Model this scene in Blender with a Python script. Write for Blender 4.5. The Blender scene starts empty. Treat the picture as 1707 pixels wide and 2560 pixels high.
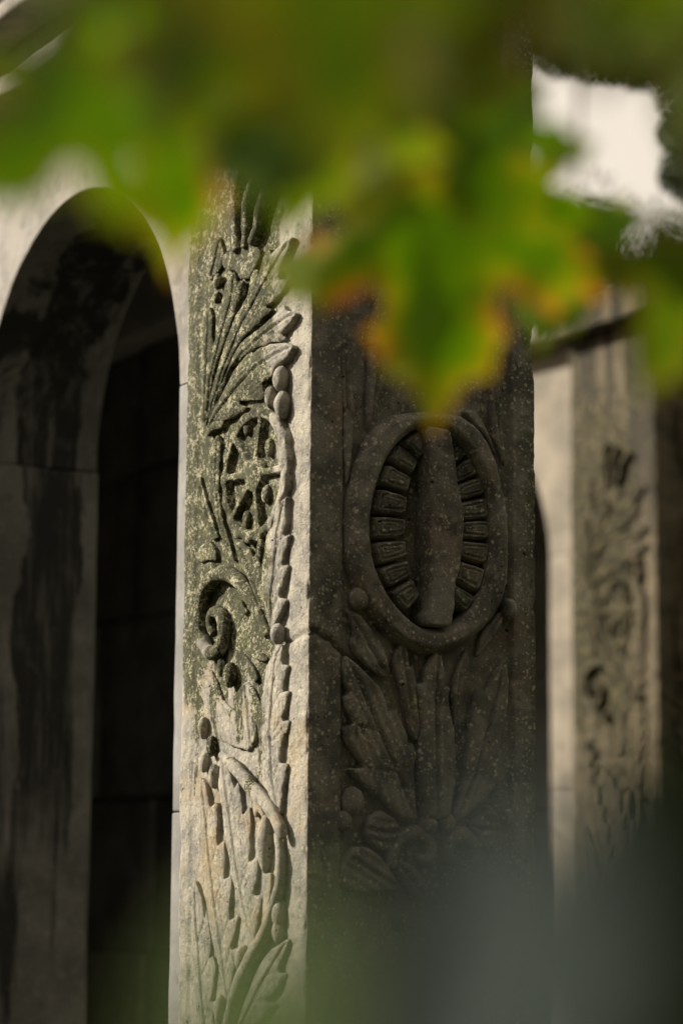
import bpy, math, random
import numpy as np
from mathutils import Matrix, Vector

# ------------------------------------------------------------------ camera, world, sun
scene = bpy.context.scene
C = scene.collection
PW, PH, FPX = 1707.0, 2560.0, 85.0 / 36.0 * 2560.0
PITCH, ROLL = 0.15110, 0.00678
CAM = np.array([0.0, 0.0, 1.5])

def cam_basis():
    fw = np.array([0, math.cos(PITCH), math.sin(PITCH)])
    r = np.array([1.0, 0, 0]); u = np.cross(r, fw)
    c, s = math.cos(ROLL), math.sin(ROLL)
    return r * c + u * s, u * c - r * s, fw
CR, CU, CF = cam_basis()

cd = bpy.data.cameras.new('camera')
cd.sensor_fit = 'VERTICAL'; cd.sensor_height = 36.0; cd.sensor_width = 24.0; cd.lens = 85.0
cd.clip_start = 0.05; cd.clip_end = 3000.0
cd.dof.use_dof = True; cd.dof.focus_distance = 3.92; cd.dof.aperture_fstop = 2.2
cd.dof.aperture_blades = 9
cam = bpy.data.objects.new('camera', cd); C.objects.link(cam)
cam.matrix_world = Matrix(((CR[0], CU[0], -CF[0], CAM[0]), (CR[1], CU[1], -CF[1], CAM[1]),
                           (CR[2], CU[2], -CF[2], CAM[2]), (0, 0, 0, 1)))
scene.camera = cam

THETA, PWID = 0.53522, 0.4317                     # turn of the tombs, width of a pillar
CORNER = np.array([-0.0497, 3.75, 0.0])           # near corner of the main pillar
T2 = np.array([math.cos(THETA), math.sin(THETA), 0]); T1 = np.array([-math.sin(THETA), math.cos(THETA), 0])

SUN = Vector((-T2 * 1.0 + T1 * 1.0 + np.array([0, 0, 0.80]))).normalized()   # towards the sun
elev = math.asin(SUN.z); azim = math.atan2(SUN.x, SUN.y)
w = bpy.data.worlds.new('World'); scene.world = w; w.use_nodes = True
wn = w.node_tree; bg = wn.nodes['Background']
sky = wn.nodes.new('ShaderNodeTexSky'); sky.sky_type = 'NISHITA'; sky.sun_disc = False
sky.sun_elevation = elev; sky.sun_rotation = azim
sky.dust_density = 9.0; sky.air_density = 1.0; sky.ozone_density = 0.6
hz = wn.nodes.new('ShaderNodeMix'); hz.data_type = 'RGBA'; hz.inputs[0].default_value = 0.6       # thin bright haze all over the sky
hz.inputs[7].default_value = (10.2, 8.7, 6.8, 1); wn.links.new(sky.outputs[0], hz.inputs[6])
wn.links.new(hz.outputs[2], bg.inputs[0]); bg.inputs[1].default_value = 0.072
sl = bpy.data.lights.new('sun', 'SUN'); sl.energy = 5.0; sl.angle = math.radians(0.6); sl.color = (1.0, 0.92, 0.78)
so = bpy.data.objects.new('sun', sl); C.objects.link(so)
so.rotation_euler = SUN.to_track_quat('Z', 'Y').to_euler(); so.location = SUN * 30

vs = scene.view_settings
vs.view_transform = 'Standard'; vs.look = 'None'; vs.gamma = 1.0; vs.exposure = 0.90
scene.cycles.use_denoising = True
scene.cycles.max_bounces = 8; scene.cycles.diffuse_bounces = 4; scene.cycles.transparent_max_bounces = 8
scene.cycles.sample_clamp_indirect = 6.0
random.seed(7)

# ------------------------------------------------------------------ photo pixel -> place
def ray(x, y):
    return CF + CR * (x - PW / 2) / FPX - CU * (y - PH / 2) / FPX

def at(x, y, d):
    """point d metres in front of the camera along a pixel's direction"""
    r = ray(x, y); return CAM + r * d

def to_face(face, x, y, h):
    """pixel -> (u, z) on a face of the main pillar, h metres proud of it"""
    d = ray(x, y); n, t = (T2, T1) if face == 1 else (T1, T2)
    o = CORNER - n * h
    k = ((o - CAM) @ n) / (d @ n); P = CAM + d * k
    return (P - CORNER) @ t, P[2]

CROPS = {1: (400, 550, 460 / 1568.0), 2: (400, 1150, 460 / 1568.0), 3: (400, 1800, 760 / 2352.0),
         4: (760, 900, 600 / 1568.0), 5: (760, 1550, 600 / 1568.0), 0: (0, 0, 1.0)}
def trace(face, crop, pts, h):
    ox, oy, s = CROPS[crop]
    return np.array([to_face(face, ox + s * x, oy + s * y, h) for x, y in pts])

# ------------------------------------------------------------------ mesh helpers
def link(name, me, mat=None, parent=None):
    o = bpy.data.objects.new(name, me); C.objects.link(o)
    if mat is not None and me is not None:
        me.materials.clear(); me.materials.append(mat)
    if parent is not None: o.parent = parent
    return o

def mesh(name, verts, faces, smooth=True):
    me = bpy.data.meshes.new(name)
    me.from_pydata([tuple(map(float, v)) for v in verts], [], [tuple(map(int, f)) for f in faces])
    me.validate(); me.update()
    if smooth: me.polygons.foreach_set('use_smooth', [True] * len(me.polygons))
    return me

def thing(name, label, cat, loc=(0, 0, 0), rotz=0.0, group=None):
    o = bpy.data.objects.new(name, None); C.objects.link(o)
    o.empty_display_size = 0.2
    o.location = loc; o.rotation_euler = (0, 0, rotz)
    o['label'] = label; o['category'] = cat
    if group: o['group'] = group
    return o

def _hash(ix, iy, iz, seed):
    n = (ix * 374761393 + iy * 668265263 + iz * 2147483647 + seed * 1274126177) & 0x7fffffff
    n = ((n ^ (n >> 13)) * 1274126177) & 0x7fffffff
    return ((n ^ (n >> 16)) & 0xffff) / 65535.0

def vnoise(p, scale, seed=0):
    q = np.asarray(p, float) * scale + 137.3
    i = np.floor(q).astype(np.int64); f = q - i; f = f * f * (3 - 2 * f)
    out = 0
    for dx in (0, 1):
        for dy in (0, 1):
            for dz in (0, 1):
                wgt = (f[:, 0] if dx else 1 - f[:, 0]) * (f[:, 1] if dy else 1 - f[:, 1]) * (f[:, 2] if dz else 1 - f[:, 2])
                out = out + wgt * _hash(i[:, 0] + dx, i[:, 1] + dy, i[:, 2] + dz, seed)
    return out * 2 - 1

def fbm(p, scale, oct=3, seed=0):
    a, s = 1.0, 0
    for k in range(oct):
        s = s + a * vnoise(p, scale * 2 ** k, seed + k); a *= 0.5
    return s

def near_segs(P, A, B):
    """nearest point on a set of segments for every P: distance, point"""
    best = np.full(len(P), 1e9); npt = np.zeros_like(P)
    for a, b in zip(A, B):
        ab = b - a; L = ab @ ab + 1e-14
        t = np.clip(((P - a) @ ab) / L, 0, 1)
        q = a + t[:, None] * ab
        d = np.hypot(*(P - q).T)
        m = d < best; best[m] = d[m]; npt[m] = q[m]
    return best, npt

def inside(P, polys):
    c = np.zeros(len(P), bool)
    for poly in polys:
        A = poly; B = np.roll(poly, -1, 0)
        for (x0, y0), (x1, y1) in zip(A, B):
            if y0 == y1: continue
            m = ((y0 > P[:, 1]) != (y1 > P[:, 1])) & (P[:, 0] < (x1 - x0) * (P[:, 1] - y0) / (y1 - y0) + x0)
            c ^= m
    return c

def resample(poly, step, closed=True):
    out = []; n = len(poly)
    for i in range(n if closed else n - 1):
        a, b = poly[i], poly[(i + 1) % n]
        k = max(1, int(np.hypot(*(b - a)) / step))
        for j in range(k): out.append(a + (b - a) * j / k)
    if not closed: out.append(poly[-1])
    return np.array(out)

def soften(poly, cut=0.2, it=1, closed=True):
    poly = np.asarray(poly, float)
    for _ in range(it):
        out = []
        n = len(poly)
        for i in range(n if closed else n - 1):
            a, b = poly[i], poly[(i + 1) % n]
            out += [a + (b - a) * cut, b - (b - a) * cut]
        if not closed: out = [poly[0]] + out[1:-1] + [poly[-1]]
        poly = np.array(out)
    return poly

def patch_mesh(name, polys, hfun, step, put, base=-0.006, wob=0.0):
    """a raised piece: the inside of an outline as a fine grid with heights hfun(uv, depth inside), and sides going down to base"""
    polys = [resample(np.asarray(p), step * 1.5) for p in polys]
    if wob:
        polys = [p + np.stack([vnoise(np.c_[p, p[:, 0] * 0], 90, 3), vnoise(np.c_[p, p[:, 0] * 0], 90, 9)], 1) * wob for p in polys]
    allp = np.concatenate(polys); lo = allp.min(0) - step * 1.01; hi = allp.max(0) + step * 1.01
    nx, ny = [int(math.ceil(v)) + 1 for v in (hi - lo) / step]
    gx, gy = np.meshgrid(np.arange(nx), np.arange(ny), indexing='ij')
    P = np.stack([lo[0] + gx.ravel() * step, lo[1] + gy.ravel() * step], 1)
    A = np.concatenate(polys); B = np.concatenate([np.roll(p, -1, 0) for p in polys])
    ins = inside(P, polys)
    d, npt = near_segs(P, A, B)
    sd = np.where(ins, d, 0.0)
    P2 = np.where(ins[:, None], P, npt)
    idx = np.arange(nx * ny).reshape(nx, ny)
    q = np.stack([idx[:-1, :-1], idx[1:, :-1], idx[1:, 1:], idx[:-1, 1:]], -1).reshape(-1, 4)
    q = q[ins[q].sum(1) >= 1]
    used = np.unique(q); remap = np.full(nx * ny, -1); remap[used] = np.arange(len(used))
    q = remap[q]; P2 = P2[used]; sd = sd[used]
    h = hfun(P2, sd)
    e = np.concatenate([q[:, [0, 1]], q[:, [1, 2]], q[:, [2, 3]], q[:, [3, 0]]])
    key = np.sort(e, 1); key = key[:, 0] * 10000000 + key[:, 1]
    un, inv, cnt = np.unique(key, return_inverse=True, return_counts=True)
    be = e[cnt[inv] == 1]
    bv = np.unique(be); n0 = len(P2); m2 = {int(v): n0 + k for k, v in enumerate(bv)}
    nb = len(bv); V = np.concatenate([put(P2, h), put(P2[bv], h[bv]), put(P2[bv], np.full(nb, base))])
    F = [tuple(f) for f in q] + [(m2[int(b)], m2[int(a)], m2[int(a)] + nb, m2[int(b)] + nb) for a, b in be]
    return mesh(name, V, F)

def put1(uv, h): return np.stack([-h, uv[:, 0], uv[:, 1]], 1)     # left face: plane x=0 of the pillar's own axes
def put2(uv, h): return np.stack([uv[:, 0], -h, uv[:, 1]], 1)     # right face: plane y=0
PUT = {1: put1, 2: put2}

def rnd(sd, r): return np.sqrt(np.clip(1 - (1 - np.clip(sd / r, 0, 1)) ** 2, 0, 1))

def box_part(verts, faces, lo, hi):
    n = len(verts); (x0, y0, z0), (x1, y1, z1) = lo, hi
    verts += [(x0, y0, z0), (x1, y0, z0), (x1, y1, z0), (x0, y1, z0), (x0, y0, z1), (x1, y0, z1), (x1, y1, z1), (x0, y1, z1)]
    faces += [(n, n + 3, n + 2, n + 1), (n + 4, n + 5, n + 6, n + 7), (n, n + 1, n + 5, n + 4), (n + 1, n + 2, n + 6, n + 5), (n + 2, n + 3, n + 7, n + 6), (n + 3, n, n + 4, n + 7)]

def block(name, lo, hi, mat, parent, cell=0.06, amp=0.002, bev=0.006, seed=0):
    """a stone block with worn, slightly uneven faces and rounded edges"""
    import bmesh
    bm = bmesh.new()
    v, f = [], []; box_part(v, f, lo, hi)
    vv = [bm.verts.new(p) for p in v]
    for q in f: bm.faces.new([vv[i] for i in q])
    bmesh.ops.bevel(bm, geom=list(bm.edges), offset=bev, segments=2, affect='EDGES', profile=0.6)
    for ax in range(3):
        n = int((hi[ax] - lo[ax]) / cell)
        for k in range(1, n):
            co = [0, 0, 0]; co[ax] = lo[ax] + (hi[ax] - lo[ax]) * k / n
            no = [0, 0, 0]; no[ax] = 1
            bmesh.ops.bisect_plane(bm, geom=list(bm.verts) + list(bm.edges) + list(bm.faces), plane_co=co, plane_no=no)
    P = np.array([v.co[:] for v in bm.verts])
    off = np.stack([fbm(P, 9, 3, seed + k) for k in range(3)], 1) * amp
    for v, o in zip(bm.verts, off): v.co += Vector(o)
    me = bpy.data.meshes.new(name); bm.to_mesh(me); bm.free()
    for p in me.polygons: p.use_smooth = True
    return link(name, me, mat, parent)

def tube_mesh(name, path, radii, sides=10, squash=None):
    path = [Vector(p) for p in path]; V, F = [], []
    up = Vector((0, 0, 1))
    n = len(path); prev = None
    for i, p in enumerate(path):
        t = (path[min(i + 1, n - 1)] - path[max(i - 1, 0)]).normalized()
        if prev is None:
            a = t.orthogonal().normalized()
        else:
            a = (prev - t * prev.dot(t)).normalized()
        prev = a; b = t.cross(a)
        for k in range(sides):
            an = 2 * math.pi * k / sides
            V.append(p + (a * math.cos(an) + b * math.sin(an)) * radii[i])
    for i in range(n - 1):
        for k in range(sides):
            k2 = (k + 1) % sides
            F.append((i * sides + k, i * sides + k2, (i + 1) * sides + k2, (i + 1) * sides + k))
    F.append(tuple(reversed(range(sides)))); F.append(tuple(range((n - 1) * sides, n * sides)))
    return mesh(name, V, F)

def smooth_path(pts, n=6):
    pts = [np.asarray(p, float) for p in pts]; out = []
    for i in range(len(pts) - 1):
        p0, p1, p2, p3 = pts[max(i - 1, 0)], pts[i], pts[i + 1], pts[min(i + 2, len(pts) - 1)]
        for j in range(n):
            t = j / n
            out.append(0.5 * (2 * p1 + (p2 - p0) * t + (2 * p0 - 5 * p1 + 4 * p2 - p3) * t * t + (3 * p1 - p0 - 3 * p2 + p3) * t ** 3))
    out.append(pts[-1]); return out

# ------------------------------------------------------------------ materials
class NT:
    def __init__(self, name):
        self.m = bpy.data.materials.new(name); self.m.use_nodes = True
        self.t = self.m.node_tree; self.b = self.t.nodes['Principled BSDF']
        self.out = self.t.nodes['Material Output']
        self.co = self.t.nodes.new('ShaderNodeTexCoord').outputs['Object']
    def n(self, typ, **kw):
        x = self.t.nodes.new(typ)
        for k, v in kw.items(): setattr(x, k, v)
        return x
    def l(self, a, b): self.t.links.new(a, b)
    def set(self, sock, v):
        if isinstance(v, bpy.types.NodeSocket): self.l(v, sock)
        else: sock.default_value = v
    def noise(self, scale, detail=4, rough=0.55, vec=None, dist=0.0):
        x = self.n('ShaderNodeTexNoise'); x.inputs['Scale'].default_value = scale
        x.inputs['Detail'].default_value = detail; x.inputs['Roughness'].default_value = rough
        x.inputs['Distortion'].default_value = dist
        self.l(vec if vec is not None else self.co, x.inputs['Vector']); return x.outputs['Fac']
    def voro(self, scale, vec=None, feature='F1'):
        x = self.n('ShaderNodeTexVoronoi', feature=feature); x.inputs['Scale'].default_value = scale
        self.l(vec if vec is not None else self.co, x.inputs['Vector']); return x.outputs['Distance'], x.outputs['Color']
    def math(self, op, a, b=0.0, c=0.0, clamp=False):
        x = self.n('ShaderNodeMath', operation=op); x.use_clamp = clamp
        self.set(x.inputs[0], a); self.set(x.inputs[1], b)
        if op in ('MULTIPLY_ADD', 'SMOOTH_MIN', 'WRAP'): self.set(x.inputs[2], c)
        return x.outputs[0]
    def ss(self, v, lo, hi, a=0.0, b=1.0):
        x = self.n('ShaderNodeMapRange', interpolation_type='SMOOTHSTEP'); self.set(x.inputs[0], v)
        for i, q in enumerate((lo, hi, a, b)): self.set(x.inputs[1 + i], q)
        return x.outputs[0]
    def mix(self, f, a, b, mode='MIX'):
        x = self.n('ShaderNodeMix', data_type='RGBA', blend_type=mode); self.set(x.inputs[0], f)
        self.set(x.inputs[6], a if isinstance(a, bpy.types.NodeSocket) else (*a, 1)); self.set(x.inputs[7], b if isinstance(b, bpy.types.NodeSocket) else (*b, 1))
        return x.outputs[2]
    def xyz(self, vec=None):
        x = self.n('ShaderNodeSeparateXYZ'); self.l(vec if vec is not None else self.co, x.inputs[0]); return x.outputs
    def scaled(self, s):
        x = self.n('ShaderNodeMapping'); self.l(self.co, x.inputs['Vector']); x.inputs['Scale'].default_value = s; return x.outputs[0]
    def bump(self, h, strength, dist, prev=None):
        x = self.n('ShaderNodeBump'); x.inputs['Strength'].default_value = strength; x.inputs['Distance'].default_value = dist
        self.set(x.inputs['Height'], h)
        if prev is not None: self.l(prev, x.inputs['Normal'])
        return x.outputs[0]
    def finish(self, col, rough, normal=None, spec=0.3):
        self.set(self.b.inputs['Base Color'], col if isinstance(col, bpy.types.NodeSocket) else (*col, 1))
        self.set(self.b.inputs['Roughness'], rough); self.b.inputs['Specular IOR Level'].default_value = spec
        if normal is not None: self.l(normal, self.b.inputs['Normal'])
        return self.m

def pillar_stone(name, moss_amount=1.0, tone=1.0, streak=0.0, ochre=.6):
    k = NT(name); x, y, z = k.xyz()
    nb, nm, nf, ng = k.noise(5, 3), k.noise(17, 4), k.noise(70, 5, 0.65), k.noise(330, 3, 0.7)
    grain = k.noise(300, 4, 0.8)
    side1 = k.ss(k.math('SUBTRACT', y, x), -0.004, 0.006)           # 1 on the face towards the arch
    # weathered stone; sun and shade contrast partly put into the two base colours
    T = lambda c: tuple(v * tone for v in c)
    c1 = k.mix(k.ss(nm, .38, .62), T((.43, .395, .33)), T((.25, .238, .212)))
    c1 = k.mix(k.ss(nf, .45, .70, 0, .75), c1, T((.42, .39, .335)))
    c1 = k.mix(k.ss(k.noise(60, 6, .75), .53, .64, 0, .75), c1, T((.12, .115, .10)))
    if streak:
        c1 = k.mix(k.math('MULTIPLY', k.ss(k.noise(1.0, 5, .6, k.scaled((14, 14, 1.2))), .42, .50, 0, .92), k.ss(z, 2.25, 2.55)), c1, (.03, .028, .022))
    och = k.math('MULTIPLY', k.ss(k.noise(8, 6, .65), .50, .62), k.math('MULTIPLY', k.ss(z, 1.30, 1.5), k.ss(z, 1.95, 1.78)))
    c1 = k.mix(k.math('MULTIPLY', och, ochre), c1, (.38, .285, .155))
    # moss and algae: a grown patch over the middle of the carving, ragged edge
    zone = k.math('MULTIPLY', k.ss(y, .045, .16), k.math('MULTIPLY', k.ss(k.math('ADD', z, k.math('MULTIPLY', k.math('SUBTRACT', k.noise(1.0, 4, .6, k.scaled((22, 22, 3.5))), .5), .9)), 1.60, 1.92), k.ss(z, 3.2, 2.5)))
    strip = k.math('MULTIPLY', k.ss(y, .36, .40), k.ss(z, 1.86, 2.02))
    zone = k.math('MAXIMUM', k.math('MULTIPLY', zone, 1.0), k.math('MULTIPLY', strip, .72))
    mm = k.math('ADD', zone, k.math('ADD', k.math('MULTIPLY', k.math('SUBTRACT', k.noise(26, 5, .65), .5), 1.5), k.math('MULTIPLY', k.math('SUBTRACT', k.noise(8, 4, .6), .5), 1.2)))
    moss = k.math('MULTIPLY', k.ss(mm, .42, .72), moss_amount)
    mcol = k.mix(k.ss(k.noise(40, 4), .4, .65), (.036, .040, .013), (.062, .062, .024))
    pale = k.math('ADD', k.math('MULTIPLY', k.noise(190, 4, .75), .55), k.math('MULTIPLY', k.noise(38, 5, .65), .45))
    mcol = k.mix(k.ss(pale, .515, .575, 0, .9), mcol, (.46, .43, .29))
    mcol = k.mix(k.ss(k.noise(150, 4, .7), .56, .63, 0, .85), mcol, (.018, .021, .008))
    mcol = k.mix(k.ss(k.noise(30, 4), .58, .68, 0, .7), mcol, (.085, .095, .018))
    c1 = k.mix(k.math('MULTIPLY', moss, side1), c1, mcol)
    # the other face: brown crust, base colour darkened further for its shade
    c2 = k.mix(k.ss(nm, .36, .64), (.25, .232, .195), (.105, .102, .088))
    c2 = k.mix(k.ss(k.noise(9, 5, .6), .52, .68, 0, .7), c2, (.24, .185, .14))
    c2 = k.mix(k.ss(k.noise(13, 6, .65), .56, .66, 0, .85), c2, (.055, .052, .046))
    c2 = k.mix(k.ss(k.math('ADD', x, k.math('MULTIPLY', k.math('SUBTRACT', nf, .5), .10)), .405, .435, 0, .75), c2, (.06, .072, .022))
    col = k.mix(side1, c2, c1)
    # pale lichen dots, dark pits
    dv = k.n('ShaderNodeVectorMath', operation='ADD'); k.l(k.co, dv.inputs[0])
    nz = k.n('ShaderNodeTexNoise'); nz.inputs['Scale'].default_value = 60; k.l(k.co, nz.inputs['Vector'])
    sc = k.n('ShaderNodeVectorMath', operation='SCALE'); k.l(nz.outputs['Color'], sc.inputs[0]); sc.inputs['Scale'].default_value = .012; k.l(sc.outputs[0], dv.inputs[1])
    for s, rad, gate, colr in ((85, .33, .46, (.52, .49, .36)), (150, .36, .46, (.45, .42, .31)), (48, .20, .55, (.48, .46, .33))):
        d, vc = k.voro(s, dv.outputs[0]); r_, g_, b_ = k.xyz(vc)
        on = k.math('MULTIPLY', k.ss(d, rad, rad * .6), k.math('GREATER_THAN', k.math('ADD', r_, k.math('MULTIPLY', k.math('SUBTRACT', nb, .5), 1.2)), gate))
        col = k.mix(k.math('MULTIPLY', k.math('MULTIPLY', on, k.math('MULTIPLY_ADD', g_, .6, .3)), k.math('SUBTRACT', 1.0, k.math('MULTIPLY', k.math('MULTIPLY', moss, side1), .7))), col, colr)
    d, vc = k.voro(70, dv.outputs[0]); r_, g_, b_ = k.xyz(vc)
    pit = k.math('MULTIPLY', k.ss(d, .20, .10), k.math('GREATER_THAN', k.math('ADD', b_, k.math('MULTIPLY', k.math('SUBTRACT', nm, .5), 1.5)), .90))
    col = k.mix(pit, col, (.02, .018, .015))
    col = k.mix(k.ss(ng, .3, .7, 0, .35), col, k.mix(.5, col, (.04, .035, .03)))
    if tone < 1: col = k.mix(1.0, col, (.46, .40, .29), 'MULTIPLY')  # browner, and dimmed in place of the far pillar's partial shade
    n1 = k.bump(nf, .8, .008)
    n2 = k.bump(grain, k_ := .9, .004, n1)
    n2 = k.bump(k.math('MULTIPLY', pit, -1.0), .8, .003, n2)
    return k.finish(col, k.math('MULTIPLY_ADD', nf, .2, .68), n2, .25)

def wall_stone(name, base=(.34, .315, .28), alt=(.24, .225, .20), streak=0.0, dark=(.03, .028, .024)):
    k = NT(name); x, y, z = k.xyz()
    nm, nf, ng = k.noise(7, 5, .6), k.noise(45, 5, .6), k.noise(200, 3, .7)
    col = k.mix(k.ss(nm, .35, .65), base, alt)
    col = k.mix(k.ss(nf, .5, .75, 0, .5), col, tuple(min(1, c * 1.35) for c in base))
    if streak:
        wv = k.math('ADD', x, k.math('MULTIPLY', k.math('SUBTRACT', k.noise(1.0, 5, .65, k.scaled((12, 12, 3.0))), .5), .16))
        band = k.math('MULTIPLY', k.ss(wv, .142, .150), k.ss(wv, .288, .278))
        band = k.math('MULTIPLY', band, k.ss(k.math('ADD', z, k.math('MULTIPLY', k.math('SUBTRACT', k.noise(6, 4), .5), .5)), 1.45, 1.75))
        band = k.math('MULTIPLY', band, k.ss(k.noise(1.0, 6, .7, k.scaled((34, 34, 3.0))), .34, .52, .35, 1.0))
        col = k.mix(k.math('MULTIPLY', band, .95), col, dark)
        s = k.noise(1.0, 5, .6, k.scaled((9.0, 9.0, .9)), .4)
        col = k.mix(k.ss(s, .60 - .12 * streak, .66 - .08 * streak, 0, .93), col, dark)
    col = k.mix(k.ss(k.noise(22, 4), .58, .70, 0, .5), col, tuple(c * .45 for c in base))
    n1 = k.bump(nf, .5, .004); n1 = k.bump(ng, .4, .0015, n1)
    return k.finish(col, .85, n1, .2)

MAT = {}
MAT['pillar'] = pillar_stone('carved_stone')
MAT['pillar_far'] = pillar_stone('carved_stone_browner_dimmed', 1.0, .75, 1.0, .15)
MAT['wall'] = wall_stone('pale_wall_stone', (.27, .25, .228), (.16, .153, .14))
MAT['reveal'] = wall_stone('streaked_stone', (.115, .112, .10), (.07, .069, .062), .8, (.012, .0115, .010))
MAT['wall_far'] = wall_stone('brownish_wall_stone', (.235, .205, .165), (.15, .135, .11))
MAT['slate'] = wall_stone('dark_slate', (.030, .029, .027), (.02, .02, .018))
MAT['lintel'] = wall_stone('pale_lintel_stone', (.50, .48, .43), (.40, .38, .34))
MAT['jamb'] = wall_stone('grey_jamb_stone', (.20, .195, .19), (.15, .147, .143))
MAT['cornice'] = wall_stone('weathered_cornice_stone', (.30, .27, .24), (.17, .15, .13))
MAT['dark'] = wall_stone('chamber_stone', (.28, .27, .24), (.17, .165, .15))  # mid-toned stone for the chamber walls and far roof slab

# ------------------------------------------------------------------ carvings on a pillar
def vein_term(P, lines, width, depth):
    if not lines: return 0.0
    A, B = [], []
    for ln in lines:
        for a, b in zip(ln[:-1], ln[1:]): A.append(a); B.append(b)
    d, _ = near_segs(P, A, B)
    return -depth * np.exp(-(d / width) ** 2)

def leaf_piece(parent, face, crop, outline, midrib, H=0.020, r=0.0045, edge=0.72, step=0.0023, name='acanthus_leaf', lift=0.0, seed=0, groove=0.004, mat=None):
    if face == 1: H *= 0.44; lift *= 0.5
    uv = trace(face, crop, outline, H * 0.8)
    mid = trace(face, crop, midrib, H * 0.8) if midrib is not None and len(midrib) > 1 else None
    drop = .70 if face == 1 else .30; dmax = .02
    if mid is not None:                                            # blades fall away from the midrib to the tips
        dm, _ = near_segs(uv, mid[:-1], mid[1:]); dmax = max(dm.max(), .008)
        ox, oy, sc_ = CROPS[crop]
        uv = np.array([to_face(face, ox + sc_ * q[0], oy + sc_ * q[1], H * .85 * (1 - drop * (d / dmax) ** 2)) for q, d in zip(outline, dm)])
        dm, _ = near_segs(uv, mid[:-1], mid[1:]); dmax = max(dm.max(), .008)
    # grooves from every notch of the outline to the midrib
    lines = []
    if mid is not None:
        lines.append(mid); n = len(uv)
        area = 0.5 * np.sum(uv[:, 0] * np.roll(uv[:, 1], -1) - np.roll(uv[:, 0], -1) * uv[:, 1])
        dense = resample(mid, 0.006, False)
        for i in range(n):
            a, b, c = uv[i - 1], uv[i], uv[(i + 1) % n]
            cr = (b - a)[0] * (c - b)[1] - (b - a)[1] * (c - b)[0]
            cosang = ((b - a) @ (c - b)) / (np.hypot(*(b - a)) * np.hypot(*(c - b)) + 1e-9)
            if cr * area < 0 and cosang < 0.75:
                j = np.argmin(np.hypot(*(dense - b).T))
                j2 = max(0, j - int(0.03 / 0.006))
                e = dense[j2]; lines.append(np.array([b + (e - b) * .1, b + (e - b) * 0.9]))
    uvs = soften(uv, 0.12)
    ax = (mid[-1] - mid[0]) if mid is not None else np.array([0, 1.0])
    L = np.hypot(*ax) + 1e-9; ax = ax / L
    o = mid[0] if mid is not None else uv.mean(0)
    def hf(P, sd):
        p3 = np.c_[P, np.full(len(P), seed * 1.7)]
        t = np.clip(((P - o) @ ax) / L, 0, 1)
        h = H * (edge + (1 - edge) * rnd(sd, r)) + lift * t
        if mid is not None:
            dm, _ = near_segs(P, mid[:-1], mid[1:])
            fall = 1 - drop * np.clip(dm / dmax, 0, 1) ** 2
            h = np.where(h > 0, h * fall, h)
            h = h - (.0005 if face == 1 else .0010) * np.cos(dm * 2 * math.pi / (.009 if face == 1 else .015)) * np.clip(sd / .004, 0, 1)
            h = h + vein_term(P, [lines[0]], 0.0030, groove)
            if len(lines) > 1: h = h + vein_term(P, lines[1:], 0.0026, groove * 0.4)
        return h + fbm(p3, 45, 3, seed) * 0.0007 + fbm(p3, 140, 3, seed + 5) * 0.0006
    me = patch_mesh(name, [uvs], hf, step, PUT[face], wob=0.0012)
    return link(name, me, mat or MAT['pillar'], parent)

def berry(parent, face, crop, cx, cy, rx, ry, name='berry', ctr=0.005, pit=False, hk=1.0):
    ox, oy, s = CROPS[crop]
    px, py = ox + s * cx, oy + s * cy
    D = np.linalg.norm(CORNER - CAM) + 0.15
    rr, rz = rx * s / (FPX / D), ry * s / (FPX / D)
    if face == 2: rr *= 1.0
    if face == 1: ctr = max(ctr - .004, .002)
    u, z = to_face(face, px, py, ctr)
    V, F = [], []; nu, nv = 20, 12
    for j in range(nv + 1):
        th = math.pi * j / nv
        for i in range(nu):
            ph = 2 * math.pi * i / nu
            V.append((math.sin(th) * math.cos(ph), math.cos(th), math.sin(th) * math.sin(ph)))
    for j in range(nv):
        for i in range(nu):
            a = j * nu + i; b_ = j * nu + (i + 1) % nu
            F.append((a, b_, b_ + nu, a + nu))
    V = np.array(V)
    k = 1 + 0.07 * fbm(V + cx * .37 + cy, 1.6, 3, int(cx))
    if pit: k = k - 0.22 * np.exp(-((V - np.array([-.35, .25, .9])) ** 2).sum(1) / .09)
    V = V * k[:, None]
    uv = np.stack([u + V[:, 0] * rr, z + V[:, 1] * rz], 1)
    return link(name, mesh(name, PUT[face](uv, ctr + V[:, 2] * rr * hk), F), MAT['pillar'], parent)

def carved_tube(parent, face, crop, pts, radii, name='scroll', h=0.006, squash=0.9):
    uv = trace(face, crop, pts, h)
    path = smooth_path([np.array([a, b]) for a, b in uv], 7)
    rad = np.interp(np.linspace(0, 1, len(path)), np.linspace(0, 1, len(radii)), radii)
    p3 = PUT[face](np.array(path), np.full(len(path), h))
    rad = rad * (1 + 0.10 * fbm(p3, 60, 2, 3))
    return link(name, tube_mesh(name, p3, rad, 12), MAT['pillar'], parent)

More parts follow.
